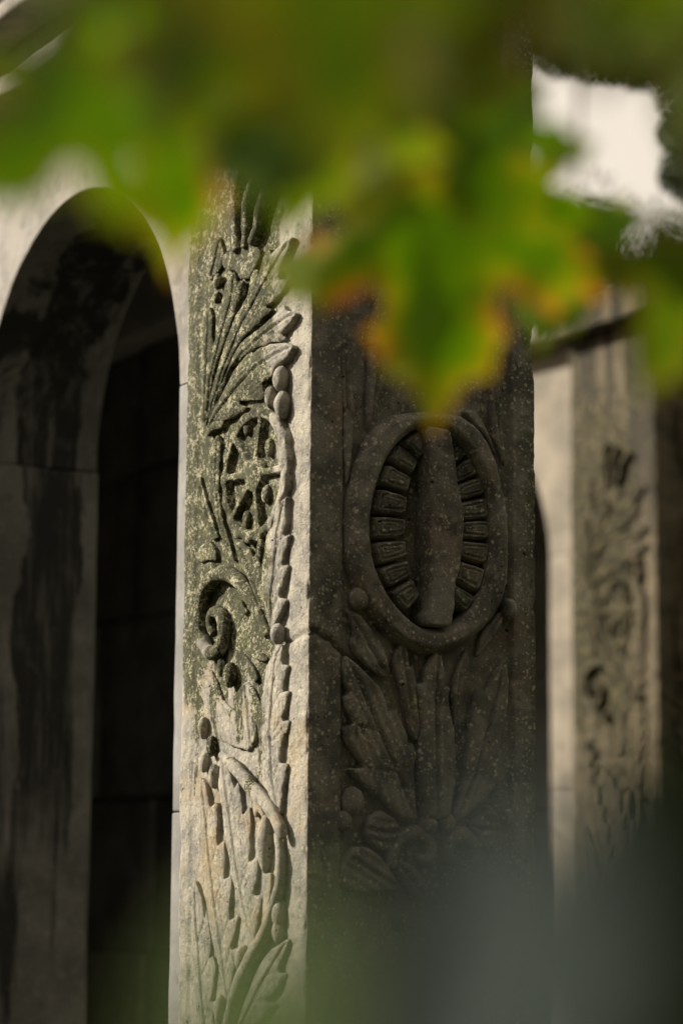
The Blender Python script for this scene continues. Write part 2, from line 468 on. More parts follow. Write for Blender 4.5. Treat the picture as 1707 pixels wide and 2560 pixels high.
# -- shaft
CRACK = trace(2, 0, [(776, 1577), (800, 1583), (825, 1600), (850, 1625), (872, 1640), (895, 1660), (920, 1690), (945, 1725), (962, 1760)], 0)
CRACK1 = trace(1, 0, [(777, 1577), (762, 1583), (745, 1592), (728, 1600), (712, 1604), (700, 1612)], 0)
CRACK2 = trace(2, 0, [(766, 2188), (790, 2196), (812, 2206), (840, 2216)], 0)
RING_IN = [(770, 440), (680, 490), (600, 570), (540, 670), (490, 800), (460, 920), (445, 1080), (455, 1250), (490, 1380), (540, 1490), (600, 1580), (690, 1680), (780, 1745), (870, 1755), (960, 1740), (1040, 1690), (1110, 1600), (1160, 1510), (1200, 1380), (1218, 1200), (1218, 1000), (1195, 860), (1150, 740), (1080, 620), (1020, 550), (940, 470), (860, 440)]
RING_OUT = [(700, 335), (600, 350), (510, 400), (440, 470), (380, 600), (320, 780), (290, 1000), (288, 1200), (310, 1380), (350, 1500), (430, 1640), (540, 1780), (640, 1860), (760, 1915), (860, 1930), (960, 1900), (1060, 1850), (1160, 1780), (1260, 1670), (1320, 1540), (1345, 1400), (1352, 1200), (1340, 1000), (1315, 850), (1265, 640), (1180, 480), (1100, 390), (1000, 345), (860, 325)]

def make_shaft(parent):
    st = 0.004
    s = np.concatenate([np.arange(-PWID, -0.006, st), [-.006, -.004, -.002, -.0008, 0, .0008, .002, .004], np.arange(.006, PWID + 1e-6, st)])
    s[0] = -PWID; s[-1] = PWID
    z = np.concatenate([[.42, .7, 1.0, 1.15], np.arange(1.2, 3.0, st), [3.05]])
    S, Z = np.meshgrid(s, z); S = S.ravel(); Z = Z.ravel()
    f1 = S <= 0; U = np.abs(S)
    uv = np.stack([U, Z], 1)
    p3 = np.stack([np.where(f1, 0, U), np.where(f1, U, 0), Z], 1)
    h = fbm(p3, 6, 3, 1) * .0012 + fbm(p3, 40, 3, 2) * .0007 + fbm(p3, 130, 2, 8) * .0004
    # right face: sunk field behind the ring, deeper pocket inside the ring
    sm = lambda v, a, b: (lambda t: t * t * (3 - 2 * t))(np.clip((v - a) / (b - a), 0, 1))
    fld = sm(U, .060, .064) * sm(U, .386, .380) * (~f1)
    h = h - .009 * fld
    ringp = soften(trace(2, 4, RING_IN, .008), .25)
    m = (~f1) & (Z > 1.7) & (Z < 2.4)
    pin = np.zeros(len(U)); pin[m] = inside(uv[m], [ringp]); h = h - .024 * pin
    # left face: field very slightly sunk
    h = h - .0025 * sm(U, .395, .389) * sm(U, .058, .066) * f1
    for ln, fm, wd, dp in ((CRACK, ~f1, .0038, .010), (CRACK1, f1, .0035, .005), (CRACK2, ~f1, .003, .004)):
        m = fm & (Z > ln[:, 1].min() - .05) & (Z < ln[:, 1].max() + .05)
        d = np.full(len(U), 1.0); pp = uv[m] + np.stack([vnoise(p3[m], 110, 4), vnoise(p3[m], 110, 6)], 1) * .0035
        dd, _ = near_segs(pp, ln[:-1], ln[1:]); d[m] = dd
        h = h - dp * np.exp(-(d / wd) ** 2)
    # worn arris
    chip = np.clip(fbm(np.c_[Z, Z * 0, Z * 0], 25, 4, 11), 0, 1) * .0065 + .0012 + np.clip(fbm(np.c_[Z, Z * 0, Z * 0], 9, 3, 23) - .55, 0, 1) * .03
    near = np.exp(-(U / .006) ** 2)
    X = np.where(f1, -h, U); Y = np.where(f1, U, -h)
    X = X + chip * near * .8; Y = Y + chip * near * .8
    far = np.exp(-((PWID - U) / .007) ** 2); chip2 = np.clip(fbm(np.c_[Z, Z * 0 + f1, Z * 0], 22, 4, 17), 0, 1) * .007 + .001
    X = X - np.where(f1, -far * chip2 * .5, far * chip2); Y = Y - np.where(f1, far * chip2, -far * chip2 * .5)
    n = len(s); rows = len(z)
    V = np.stack([X, Y, Z], 1).reshape(rows, n, 3)
    back = np.stack([np.full(rows, PWID), np.full(rows, PWID), z], 1)[:, None, :]
    V = np.concatenate([V, back], 1).reshape(-1, 3); n += 1
    F = []
    for i in range(rows - 1):
        a = i * n
        for k in range(n):
            k2 = (k + 1) % n
            F.append((a + k, a + k2, a + n + k2, a + n + k))
    F.append(tuple(range(n - 1, -1, -1))); F.append(tuple(range((rows - 1) * n, rows * n)))
    me = mesh('shaft', V, F)
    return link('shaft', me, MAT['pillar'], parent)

def left_carving(p):
    """the carving of the face towards the arch; returns the parts"""
    R = []
    add = R.append
    # upper acanthus fan, its lobes from the lowest to the uppermost
    add(leaf_piece(p, 1, 1, [(415, 740), (440, 800), (442, 1000), (462, 1050), (430, 1250), (395, 1450), (380, 1760), (358, 1700), (355, 1400), (362, 1100), (368, 880)], [(375, 1740), (385, 1400), (405, 1000), (415, 780)], .015, seed=1))
    add(leaf_piece(p, 1, 1, [(635, 440), (655, 520), (662, 600), (660, 680), (640, 790), (600, 900), (540, 1060), (470, 1250), (425, 1450), (392, 1760), (376, 1600), (400, 1330), (440, 1150), (475, 1000), (480, 800), (530, 680), (550, 560), (590, 490)], [(388, 1700), (430, 1350), (520, 980), (600, 700), (632, 480)], .018, seed=2))
    add(leaf_piece(p, 1, 1, [(392, 1760), (440, 1450), (490, 1270), (560, 1050), (640, 830), (700, 740), (760, 620), (772, 500), (790, 420), (832, 425), (838, 500), (868, 380), (880, 310), (935, 245), (950, 300), (1000, 240), (1060, 190), (1135, 142), (1110, 230), (1060, 340), (1020, 460), (1008, 512), (1105, 508), (1060, 600), (970, 690), (890, 742), (965, 765), (880, 840), (790, 930), (720, 995), (640, 1110), (560, 1290), (480, 1480), (400, 1770)], [(398, 1740), (520, 1330), (680, 930), (840, 640), (960, 420), (1100, 190)], .022, r=.007, seed=3, lift=.005))
    add(leaf_piece(p, 1, 1, [(398, 1770), (470, 1500), (570, 1300), (640, 1130), (720, 1010), (800, 960), (900, 880), (980, 810), (1060, 722), (1075, 775), (1168, 790), (1130, 870), (1060, 945), (1030, 980), (1072, 1000), (1030, 1040), (950, 1040), (900, 1075), (840, 1090), (770, 1125), (680, 1190), (595, 1255), (520, 1440), (405, 1780)], [(402, 1750), (540, 1380), (700, 1140), (860, 1000), (1000, 890), (1150, 800)], .021, seed=4, lift=.006))
    add(leaf_piece(p, 1, 1, [(383, 1800), (440, 1660), (530, 1480), (620, 1300), (720, 1165), (768, 1108), (790, 1140), (850, 1092), (950, 1058), (1060, 1046), (1130, 1066), (1142, 1095), (1080, 1180), (1000, 1240), (985, 1268), (965, 1330), (900, 1370), (858, 1388), (880, 1440), (895, 1490), (860, 1530), (760, 1538), (655, 1548), (690, 1580), (742, 1600), (680, 1650), (600, 1690), (538, 1712), (528, 1765), (450, 1790), (395, 1850)], [(395, 1800), (520, 1600), (660, 1420), (820, 1260), (980, 1150), (1125, 1085)], .024, r=.007, seed=5, lift=.006))
    # leaf and stems rising above the fan
    add(leaf_piece(p, 1, 1, [(540, 300), (600, 245), (680, 262), (720, 225), (770, 190), (840, 240), (860, 320), (800, 420), (760, 500), (690, 500), (640, 430), (560, 420), (530, 370)], None, .016, seed=6))
    add(leaf_piece(p, 1, 1, [(395, 340), (450, 180), (500, 140), (545, 260), (530, 400), (470, 470), (410, 520)], [(430, 480), (470, 330), (500, 180)], .013, seed=7))
    for pts, rr in (([(668, 270), (660, 120), (655, -60), (660, -250), (700, -420)], [.010, .011, .012, .012, .010]), ([(735, 240), (745, 110), (745, -40), (770, -220), (830, -400)], [.010, .010, .011, .011, .008]), ([(790, 200), (840, 80), (860, -50), (900, -200), (980, -350)], [.009, .011, .012, .011, .006])):
        add(carved_tube(p, 1, 1, pts, rr, 'stem'))
    for c in ((700, 612, 50, 95), (497, 528, 44, 70), (492, 662, 44, 56), (1035, 1357, 70, 105), (950, 1512, 56, 95), (1046, 1577, 72, 115)):
        add(berry(p, 1, 1, *c, ctr=.010))
    # slender leaves beside the rosette
    add(leaf_piece(p, 1, 1, [(490, 1825), (512, 1900), (508, 2080), (502, 2320), (480, 2330), (430, 2200), (400, 2080), (430, 1960)], [(470, 2280), (475, 2050), (490, 1870)], .015, seed=8))
    add(leaf_piece(p, 1, 2, [(345, 130), (370, 260), (420, 420), (470, 600), (500, 660), (440, 690), (380, 560), (320, 420), (300, 280)], [(470, 640), (400, 470), (345, 240)], .010, seed=9))
    add(leaf_piece(p, 1, 2, [(470, 20), (500, 270), (520, 460), (560, 600), (640, 860), (600, 850), (520, 640), (470, 420), (440, 180)], [(600, 800), (510, 520), (470, 150)], .012, seed=10))
    # rosette: rim with notches, spokes, seeds
    cu, cz = to_face(1, 641, 1187, .006); RR = .112
    an = np.linspace(0, 2 * math.pi, 97)[:-1]
    rim = np.stack([cu + RR * (1 + .022 * np.sign(np.sin(an * 17)) * np.abs(np.sin(an * 17)) ** .6) * np.cos(an), cz + RR * 1.0 * (1 + .022 * np.sin(an * 17)) * np.sin(an)], 1)
    seeds = []
    for sx, sy in ((618, 1069), (673, 1119), (667, 1235), (617, 1300), (569, 1247), (567, 1140)):
        seeds.append(np.array(to_face(1, sx, sy, .006)))
    seeds = np.array(seeds); ctr = np.array([cu, cz]); sdir = np.arctan2(seeds[:, 1] - cz, seeds[:, 0] - cu)
    def hrose(P, sd):
        q = P - ctr; r_ = np.hypot(*q.T); a_ = np.arctan2(q[:, 1], q[:, 0])
        h = .013 * (.55 + .45 * rnd(sd, .007)) + .0020 * np.cos(a_ * 17) * np.exp(-((r_ - .104) / .006) ** 2)
        so_ = np.sort(sdir); bd = np.array([(so_[q] + (so_[(q + 1) % 6] + (2 * math.pi if q == 5 else 0))) / 2 for q in range(6)])
        dsp = np.full(len(P), 9.0)
        for q in bd:
            da = a_ - q; along = r_ * np.cos(da); dsp = np.where(along > 0, np.minimum(dsp, np.abs(r_ * np.sin(da))), dsp)
        st = lambda v, a, b: (lambda t: t * t * (3 - 2 * t))(np.clip((v - a) / (b - a), 0, 1))
        h = h - .0120 * st(dsp, .0048, .0085) * st(r_, .026, .034) * st(-r_, -.095, -.089)
        h = h + .004 * np.exp(-(r_ / .016) ** 2)
        p3 = np.c_[P, P[:, 0] * 0]
        return h + fbm(p3, 50, 3, 21) * .0012
    ros = link('rosette', patch_mesh('rosette', [rim], hrose, .0024, put1, wob=.001), MAT['pillar'], p); add(ros)
    for i, (sx, sy, rx, ry) in enumerate(((620, 1069, 13, 20), (674, 1119, 14, 22), (667, 1236, 15, 23), (618, 1299, 14, 22), (570, 1247, 10, 20), (566, 1140, 9, 18))):
        b_ = berry(ros, 1, 0, sx, sy, rx, ry, 'seed', ctr=.0085, pit=True, hk=.75); add(b_)
    # leaf pair under the rosette
    add(leaf_piece(p, 1, 2, [(700, 688), (760, 760), (800, 832), (832, 785), (862, 880), (880, 1080), (905, 1250), (938, 1440), (950, 1520), (900, 1400), (830, 1220), (780, 1080), (715, 950), (660, 800), (618, 655), (660, 700)], [(930, 1450), (850, 1180), (770, 960), (690, 760)], .019, seed=12))
    add(leaf_piece(p, 1, 2, [(1085, 305), (1075, 420), (1082, 540), (1048, 655), (1116, 636), (1080, 760), (1030, 905), (1108, 892), (1070, 1000), (1012, 1172), (1088, 1192), (1040, 1290), (985, 1388), (952, 1470), (935, 1440), (900, 1250), (872, 1080), (850, 960), (870, 880), (900, 700), (920, 560), (950, 480), (1000, 390)], [(945, 1440), (955, 1150), (985, 850), (1010, 600), (1070, 330)], .023, r=.007, seed=13, lift=.004))
    add(berry(p, 1, 2, 868, 745, 40, 90, ctr=.010)); add(berry(p, 1, 2, 1006, 1482, 60, 85, ctr=.012))
    # scroll with its leaflets
    add(carved_tube(p, 1, 2, [(930, 1500), (850, 1300), (760, 1130), (650, 1010), (540, 965), (450, 1015), (388, 1110), (358, 1250), (352, 1420), (372, 1540), (430, 1640), (500, 1630), (545, 1520), (548, 1390), (505, 1300), (455, 1310), (438, 1400), (462, 1490)], [.008, .009, .011, .013, .014, .014, .013, .013, .013, .013, .013, .012, .012, .012, .011, .010, .009, .007], 'scroll', .006))
    add(leaf_piece(p, 1, 2, [(330, 740), (420, 690), (470, 760), (480, 860), (400, 850), (330, 880), (305, 820)], None, .013, seed=14, name='leaflet'))
    add(leaf_piece(p, 1, 2, [(340, 900), (430, 870), (490, 930), (430, 990), (370, 1060), (330, 1000)], None, .012, seed=15, name='leaflet'))
    add(leaf_piece(p, 1, 2, [(620, 1180), (690, 1200), (740, 1290), (720, 1330), (660, 1270)], None, .009, seed=16, name='leaflet'))
    add(berry(p, 1, 2, 600, 1832, 60, 105, ctr=.009)); add(berry(p, 1, 2, 527, 1765, 40, 80, ctr=.006))
    # small flame leaves by the crack
    add(leaf_piece(p, 1, 2, [(705, 1572), (790, 1620), (860, 1640), (905, 1690), (880, 1720), (800, 1690), (740, 1630)], [(890, 1695), (800, 1650), (725, 1590)], .013, seed=17, name='leaflet'))
    add(leaf_piece(p, 1, 2, [(760, 1720), (800, 1780), (830, 1860), (800, 1900), (770, 1860), (720, 1720), (700, 1640)], None, .010, seed=18, name='leaflet'))
    add(leaf_piece(p, 1, 2, [(940, 1690), (1000, 1600), (1040, 1570), (1030, 1690), (1000, 1800), (960, 1950), (880, 1970), (870, 1900), (895, 1770)], [(930, 1930), (980, 1720), (1025, 1600)], .019, seed=19))
    # ragged worn carving in the middle
    add(leaf_piece(p, 1, 2, [(330, 1760), (420, 1790), (480, 1900), (520, 2040), (600, 2120), (690, 2200), (740, 2352), (760, 2480), (640, 2450), (560, 2420), (470, 2350), (400, 2120), (320, 1980), (310, 1850)], [(700, 2420), (560, 2150), (420, 1900), (350, 1780)], .011, edge=.2, seed=20))
    add(leaf_piece(p, 1, 2, [(640, 2000), (720, 1880), (800, 1960), (850, 2080), (830, 2250), (800, 2420), (740, 2480), (690, 2300), (650, 2150)], [(770, 2440), (750, 2200), (720, 1930)], .010, edge=.2, seed=21))
    # long leaf down the right
    lo = [(1035, 1600), (1030, 1742), (1092, 1748), (1060, 1860), (1028, 1985), (1102, 1966), (1068, 2090), (1026, 2228), (1108, 2216), (1068, 2340)]
    hi = [(975, 52), (930, 200), (918, 335), (984, 342), (966, 440), (945, 540), (922, 745), (850, 610), (800, 450), (770, 200), (738, 0)]
    s23 = lambda q: (q[0] * (460 / 1568.0) / (760 / 2352.0), ((1150 + q[1] * 460 / 1568.0) - 1800) / (760 / 2352.0))
    pts = [s23(q) for q in lo] + hi + [s23(q) for q in [(820, 2180), (845, 2080), (885, 1950), (900, 1800), (960, 1680)]]
    add(leaf_piece(p, 1, 3, pts, [(915, 700), (870, 480), (850, 100), (870, -200), (900, -480), (925, -700)], .021, r=.007, seed=22))
    # berries down the left edge
    for c in ((340, 60, 45, 85), (402, 205, 46, 80), (345, 330, 42, 75), (422, 432, 46, 92)):
        add(berry(p, 1, 3, *c, ctr=.007))
    # lower leaves
    add(leaf_piece(p, 1, 3, [(268, 1235), (320, 1380), (345, 1555), (360, 1450), (388, 1700), (382, 1850), (412, 1825), (432, 1900), (405, 2090), (388, 2185), (442, 2168), (410, 2300), (400, 2420), (310, 2420), (270, 2150), (245, 1900), (250, 1500), (255, 1300)], [(345, 2400), (310, 1950), (280, 1550), (268, 1280)], .014, seed=23))
    add(leaf_piece(p, 1, 3, [(310, 438), (352, 495), (378, 685), (437, 632), (440, 760), (436, 985), (502, 926), (496, 1100), (486, 1240), (552, 1196), (540, 1400), (526, 1560), (608, 1512), (565, 1680), (542, 1785), (602, 1758), (565, 1950), (545, 2230), (512, 2180), (470, 1950), (410, 1750), (370, 1500), (340, 1300), (320, 1100), (305, 800), (303, 550)], [(528, 2180), (470, 1750), (420, 1380), (375, 1000), (350, 700), (318, 470)], .019, r=.007, seed=24))
    add(leaf_piece(p, 1, 3, [(468, 330), (520, 350), (552, 480), (572, 535), (606, 478), (622, 640), (634, 738), (698, 668), (702, 780), (692, 950), (682, 1110), (758, 1046), (748, 1200), (716, 1362), (794, 1352), (762, 1500), (738, 1650), (735, 1760), (715, 1800), (690, 1700), (640, 1500), (600, 1350), (560, 1250), (530, 1050), (500, 930), (490, 780), (470, 600), (448, 520)], [(710, 1760), (640, 1400), (585, 1080), (545, 780), (510, 520), (490, 350)], .022, r=.007, seed=25))
    add(carved_tube(p, 1, 3, [(480, 270), (560, 345), (640, 435), (740, 560), (830, 655), (892, 755), (935, 850), (950, 915)], [.007, .010, .011, .012, .011, .010, .010, .006], 'stem', .012))
    add(carved_tube(p, 1, 3, [(905, 880), (930, 1000), (938, 1150), (925, 1290), (880, 1450), (820, 1640), (740, 1790), (650, 1980), (575, 2180), (530, 2400)], [.005, .008, .009, .009, .010, .011, .013, .013, .012, .011], 'stem', .008))
    add(berry(p, 1, 3, 822, 960, 66, 205, 'seed_pod', ctr=.006))
    add(leaf_piece(p, 1, 3, [(790, 1190), (850, 1180), (860, 1280), (835, 1480), (810, 1660), (780, 1650), (795, 1450)], None, .010, seed=26, name='leaflet'))
    add(leaf_piece(p, 1, 3, [(690, 600), (740, 590), (800, 720), (810, 800), (760, 700), (735, 760)], None, .012, seed=27, name='leaflet'))
    for c in ((640, 1850, 60, 100), (468, 2250, 48, 115), (930, 1500, 58, 100), (925, 1640, 56, 90)):
        add(berry(p, 1, 3, *c, ctr=.008))
    add(leaf_piece(p, 1, 3, [(990, 1695), (962, 1800), (902, 1945), (975, 1962), (900, 2085), (805, 2175), (895, 2195), (820, 2270), (740, 2352), (800, 2380), (700, 2460), (570, 2460), (640, 2200), (760, 1900), (850, 1780), (920, 1725)], [(600, 2420), (720, 2160), (830, 1950), (965, 1730)], .019, r=.007, seed=28))
    return R

def right_carving(p):
    add = lambda *a, **k: leaf_piece(p, 2, *a, **k)
    B = -.016
    # oval ring
    ro, ri = soften(trace(2, 4, RING_OUT, .012), .25), soften(trace(2, 4, RING_IN, .012), .25)
    def hring(P, sd):
        p3 = np.c_[P, P[:, 0] * 0]
        return -.008 + .027 * rnd(sd, .014) - .004 * np.exp(-((sd - .0065) / .0024) ** 2) + fbm(p3, 30, 3, 31) * .0012 + fbm(p3, 110, 2, 33) * .0006
    link('oval_ring', patch_mesh('oval_ring', [ro, ri], hring, .003, put2, base=B, wob=.001), MAT['pillar'], p)
    # segments round the inside of the ring
    inner = resample(soften(np.array(RING_IN, float), .25), 10)
    ctr = np.array([850, 1095.0])
    ang = np.arctan2(inner[:, 0] - ctr[0], -(inner[:, 1] - ctr[1]))            # 0 = top, + = right
    def e_out(a):
        i = np.argmin(np.abs((ang - a + math.pi) % (2 * math.pi) - math.pi)); return inner[i] * .985 + ctr * .015
    def e_in(a):
        q = e_out(a) - ctr; return ctr + q * np.array([.45, .79])
    for sgn, cuts in ((-1, [.13, .36, .60, .92, 1.35, 1.78, 2.18, 2.52, 2.86]), (1, [.26, .44, .70, 1.02, 1.42, 1.82, 2.2, 2.56, 2.80])):
        for i in range(8):
            a0, a1 = cuts[i] + .012, cuts[i + 1] - .012
            aa = np.linspace(a0, a1, 5) * sgn
            poly = np.array([e_out(a) for a in aa] + [e_in(a) for a in aa[::-1]])
            uv = soften(trace(2, 4, poly, .004), .24)
            def hb(P, sd, i=i, sgn=sgn):
                m = sd.max() + 1e-6; t = sd / m
                p3 = np.c_[P, P[:, 0] * 0 + i + sgn * 9]
                return -.016 + .024 * rnd(sd, m * .5) - .0055 * np.exp(-((t - .50) / .11) ** 2) - .0030 * np.exp(-((t - .86) / .10) ** 2) + fbm(p3, 70, 3, 41) * .0010
            link('ring_segment', patch_mesh('ring_segment', [uv], hb, .0022, put2, base=-.036, wob=.0012), MAT['pillar'], p)
    bar = [(775, 438), (850, 445), (920, 455), (945, 480), (962, 650), (1000, 800), (1040, 950), (1052, 1100), (1040, 1260), (1005, 1400), (970, 1490), (958, 1620), (940, 1748), (860, 1748), (775, 1728), (800, 1600), (806, 1300), (810, 900), (800, 620)]
    buv = soften(trace(2, 4, bar, .012), .2)
    spine = trace(2, 4, [(945, 480), (965, 700), (975, 1000), (968, 1300), (955, 1600), (940, 1740)], .012)
    def hbar(P, sd):
        p3 = np.c_[P, P[:, 0] * 0]
        d, npt = near_segs(P, spine[:-1], spine[1:]); s_ = np.sign(P[:, 0] - npt[:, 0])
        h = -.012 + .036 * (.82 + .18 * rnd(sd, .0035)) - np.where(s_ > 0, .007 * np.clip(d / .003, 0, 1) + np.clip(d, 0, .03) ** 2 * 14, -.0015 * np.exp(-((d - .030) / .004) ** 2))
        return h + fbm(p3, 35, 3, 51) * .0012 + fbm(p3, 110, 2, 52) * .0006
    link('centre_band', patch_mesh('centre_band', [buv], hbar, .0028, put2, base=-.036, wob=.0012), MAT['pillar'], p)
    def hpod(P, sd):
        return -.036 + .014 * rnd(sd, .03) + fbm(np.c_[P, P[:, 0] * 0], 50, 3, 53) * .001
    pod = soften(trace(2, 4, [(760, 760), (800, 700), (820, 1000), (815, 1350), (790, 1420), (730, 1330), (690, 1150), (690, 950), (715, 830)], 0), .25)
    link('seed_pod', patch_mesh('seed_pod', [pod], hpod, .003, put2, base=-.037), MAT['pillar'], p)
    berry(p, 2, 4, 355, 1562, 64, 70, 'bead', ctr=.002); berry(p, 2, 4, 1332, 1632, 54, 72, 'bead', ctr=.002)
    # leaves above the ring
    add(4, [(255, -120), (300, -120), (310, 120), (335, 330), (330, 430), (300, 330), (270, 330), (255, 200)], [(290, 320), (280, 100), (278, -100)], .004, edge=.15, seed=60)
    add(4, [(275, 300), (330, 360), (318, 560), (300, 740), (280, 820), (262, 600), (262, 420)], None, .003, edge=.15, seed=61)
    add(4, [(430, -160), (545, -160), (560, 40), (520, 180), (480, 300), (425, 470), (418, 300), (428, 100)], [(440, 440), (480, 150), (490, -130)], .008, edge=.15, seed=62)
    add(4, [(1228, -120), (1262, -120), (1275, 200), (1300, 480), (1320, 700), (1290, 620), (1232, 500), (1222, 200)], [(1290, 560), (1250, 250), (1245, -80)], .005, edge=.15, seed=63)
    add(4, [(1040, 330), (1110, 330), (1170, 400), (1225, 520), (1268, 630), (1180, 500), (1100, 400)], None, .006, edge=.15, seed=64)
    # upper motif, mostly behind the maple leaves
    for k, (dx, sg) in enumerate(((0, 1), (0, -1))):
        mx = lambda q: (1075 + sg * (q[0] - 1075), q[1])
        add(0, [mx(q) for q in [(1085, 300), (1120, 250), (1150, 290), (1160, 380), (1130, 470), (1095, 520), (1080, 420)]], [mx(q) for q in [(1090, 500), (1115, 400), (1122, 280)]], .010, edge=.2, seed=65 + k)
        add(0, [mx(q) for q in [(1180, 260), (1225, 230), (1245, 300), (1240, 420), (1200, 560), (1165, 640), (1150, 560), (1185, 440)]], [mx(q) for q in [(1165, 600), (1205, 450), (1215, 280)]], .010, edge=.2, seed=67 + k)
        add(0, [mx(q) for q in [(1090, 560), (1150, 640), (1210, 760), (1230, 860), (1180, 880), (1120, 780), (1085, 680)]], [mx(q) for q in [(1100, 600), (1150, 720), (1205, 860)]], .010, edge=.2, seed=69 + k)
        add(0, [mx(q) for q in [(1085, -60), (1150, -40), (1200, 40), (1235, 140), (1180, 190), (1110, 150), (1080, 60)]], [mx(q) for q in [(1095, 120), (1150, 80), (1200, 60)]], .010, edge=.2, seed=71 + k)
    # leaves under the ring
    add(4, [(290, 1640), (370, 1660), (450, 1760), (510, 1850), (550, 1950), (562, 2080), (500, 2060), (420, 2010), (330, 1905), (308, 1835), (332, 1800), (318, 1740)], [(540, 2060), (440, 1880), (320, 1670)], .006, edge=.15, seed=80)
    add(5, [(278, 222), (370, 300), (440, 370), (510, 440), (545, 530), (552, 605), (602, 586), (640, 650), (682, 745), (688, 830), (718, 795), (742, 880), (720, 1000), (735, 1150), (745, 1300), (690, 1320), (630, 1290), (550, 1205), (450, 1130), (350, 1040), (298, 972), (402, 962), (340, 880), (290, 800), (256, 695), (345, 685), (290, 580), (272, 510), (312, 480), (280, 420), (268, 300)], [(720, 1280), (620, 1020), (500, 740), (400, 500), (300, 270)], .013, r=.008, edge=.30, seed=81, groove=.005)
    add(5, [(652, 140), (682, 210), (692, 300), (722, 310), (742, 400), (740, 520), (765, 685), (740, 800), (705, 760), (670, 600), (640, 450), (600, 350), (583, 280), (610, 200)], [(735, 760), (690, 480), (650, 180)], .007, edge=.15, seed=82)
    add(5, [(882, 170), (912, 270), (926, 350), (920, 430), (965, 440), (945, 510), (985, 700), (995, 900), (990, 1100), (955, 1290), (870, 1310), (790, 1290), (760, 1100), (742, 900), (772, 690), (745, 480), (732, 415), (795, 412), (800, 330), (832, 250)], [(875, 1290), (868, 900), (862, 500), (880, 210)], .014, r=.008, edge=.30, seed=83, groove=.005)
    add(5, [(1066, 185), (1082, 280), (1050, 380), (1040, 480), (1010, 620), (985, 690), (962, 500), (980, 380), (1010, 290)], [(990, 650), (1015, 430), (1060, 220)], .007, edge=.15, seed=84)
    add(5, [(1322, 250), (1342, 400), (1332, 600), (1290, 800), (1262, 985), (1290, 1060), (1200, 1160), (1100, 1260), (1000, 1315), (985, 1280), (1050, 1050), (1080, 850), (1092, 680), (1112, 520), (1150, 440), (1200, 475), (1232, 380), (1300, 285)], [(1010, 1290), (1120, 1000), (1200, 720), (1310, 290)], .012, r=.008, edge=.30, seed=85, groove=.005)
    add(5, [(1180, 60), (1290, -60), (1320, -30), (1250, 100), (1180, 190), (1130, 250), (1140, 150)], [(1150, 210), (1220, 70), (1300, -30)], .006, edge=.15, seed=86)
    # palmette foot
    berry(p, 2, 5, 310, 1185, 74, 88, 'bead', ctr=-.004); berry(p, 2, 5, 252, 1315, 55, 62, 'bead', ctr=-.004)
    berry(p, 2, 5, 800, 1335, 64, 62, 'bead', ctr=-.002); berry(p, 2, 5, 932, 1325, 56, 58, 'bead', ctr=-.002); berry(p, 2, 5, 1330, 1300, 40, 60, 'bead', ctr=-.004)
    add(5, [(420, 1290), (500, 1240), (590, 1290), (645, 1370), (600, 1440), (545, 1520), (470, 1500), (400, 1420)], [(640, 1380), (520, 1390), (430, 1360)], .008, edge=.15, seed=87)
    add(5, [(1080, 1330), (1160, 1260), (1230, 1215), (1270, 1270), (1290, 1380), (1270, 1480), (1170, 1510), (1120, 1420)], [(1100, 1350), (1180, 1370), (1260, 1370)], .008, edge=.15, seed=88)
    carved_tube(p, 2, 5, [(560, 1620), (570, 1500), (640, 1410), (730, 1390), (800, 1440), (820, 1520), (780, 1570), (730, 1540)], [.010, .012, .013, .013, .012, .011, .010, .006], 'volute', -.004)
    carved_tube(p, 2, 5, [(1130, 1640), (1110, 1500), (1060, 1420), (1000, 1400), (950, 1450), (930, 1530), (960, 1580), (1000, 1550)], [.010, .012, .013, .013, .012, .011, .010, .006], 'volute', -.004)
    add(5, [(320, 1480), (430, 1480), (520, 1560), (600, 1680), (640, 1760), (500, 1780), (330, 1780), (240, 1740), (250, 1600)], [(600, 1740), (450, 1640), (320, 1560)], .008, edge=.15, seed=89)
    add(5, [(600, 1560), (720, 1600), (790, 1700), (800, 1830), (700, 1800), (630, 1700)], [(780, 1800), (690, 1680), (620, 1590)], .008, edge=.15, seed=90)
    add(5, [(1110, 1560), (1000, 1600), (920, 1700), (900, 1830), (1010, 1800), (1080, 1700)], [(920, 1800), (1010, 1680), (1080, 1590)], .008, edge=.15, seed=91)

# ------------------------------------------------------------------ the near tomb
pillar = thing('carved_pillar', 'tall square stone pillar carved with acanthus leaves, mossy on its sunlit face, oval ring on its shaded face', 'pillar', tuple(CORNER), THETA)
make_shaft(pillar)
left_parts = left_carving(pillar)
right_carving(pillar)
block('plinth', (-.06, -.06, 0), (PWID + .05, PWID + .05, .43), MAT['wall'], pillar, .08, .003, .012)
block('capital', (-.07, -.07, 3.045), (PWID + .04, PWID + .04, 3.16), MAT['cornice'], pillar, .05, .003, .01)

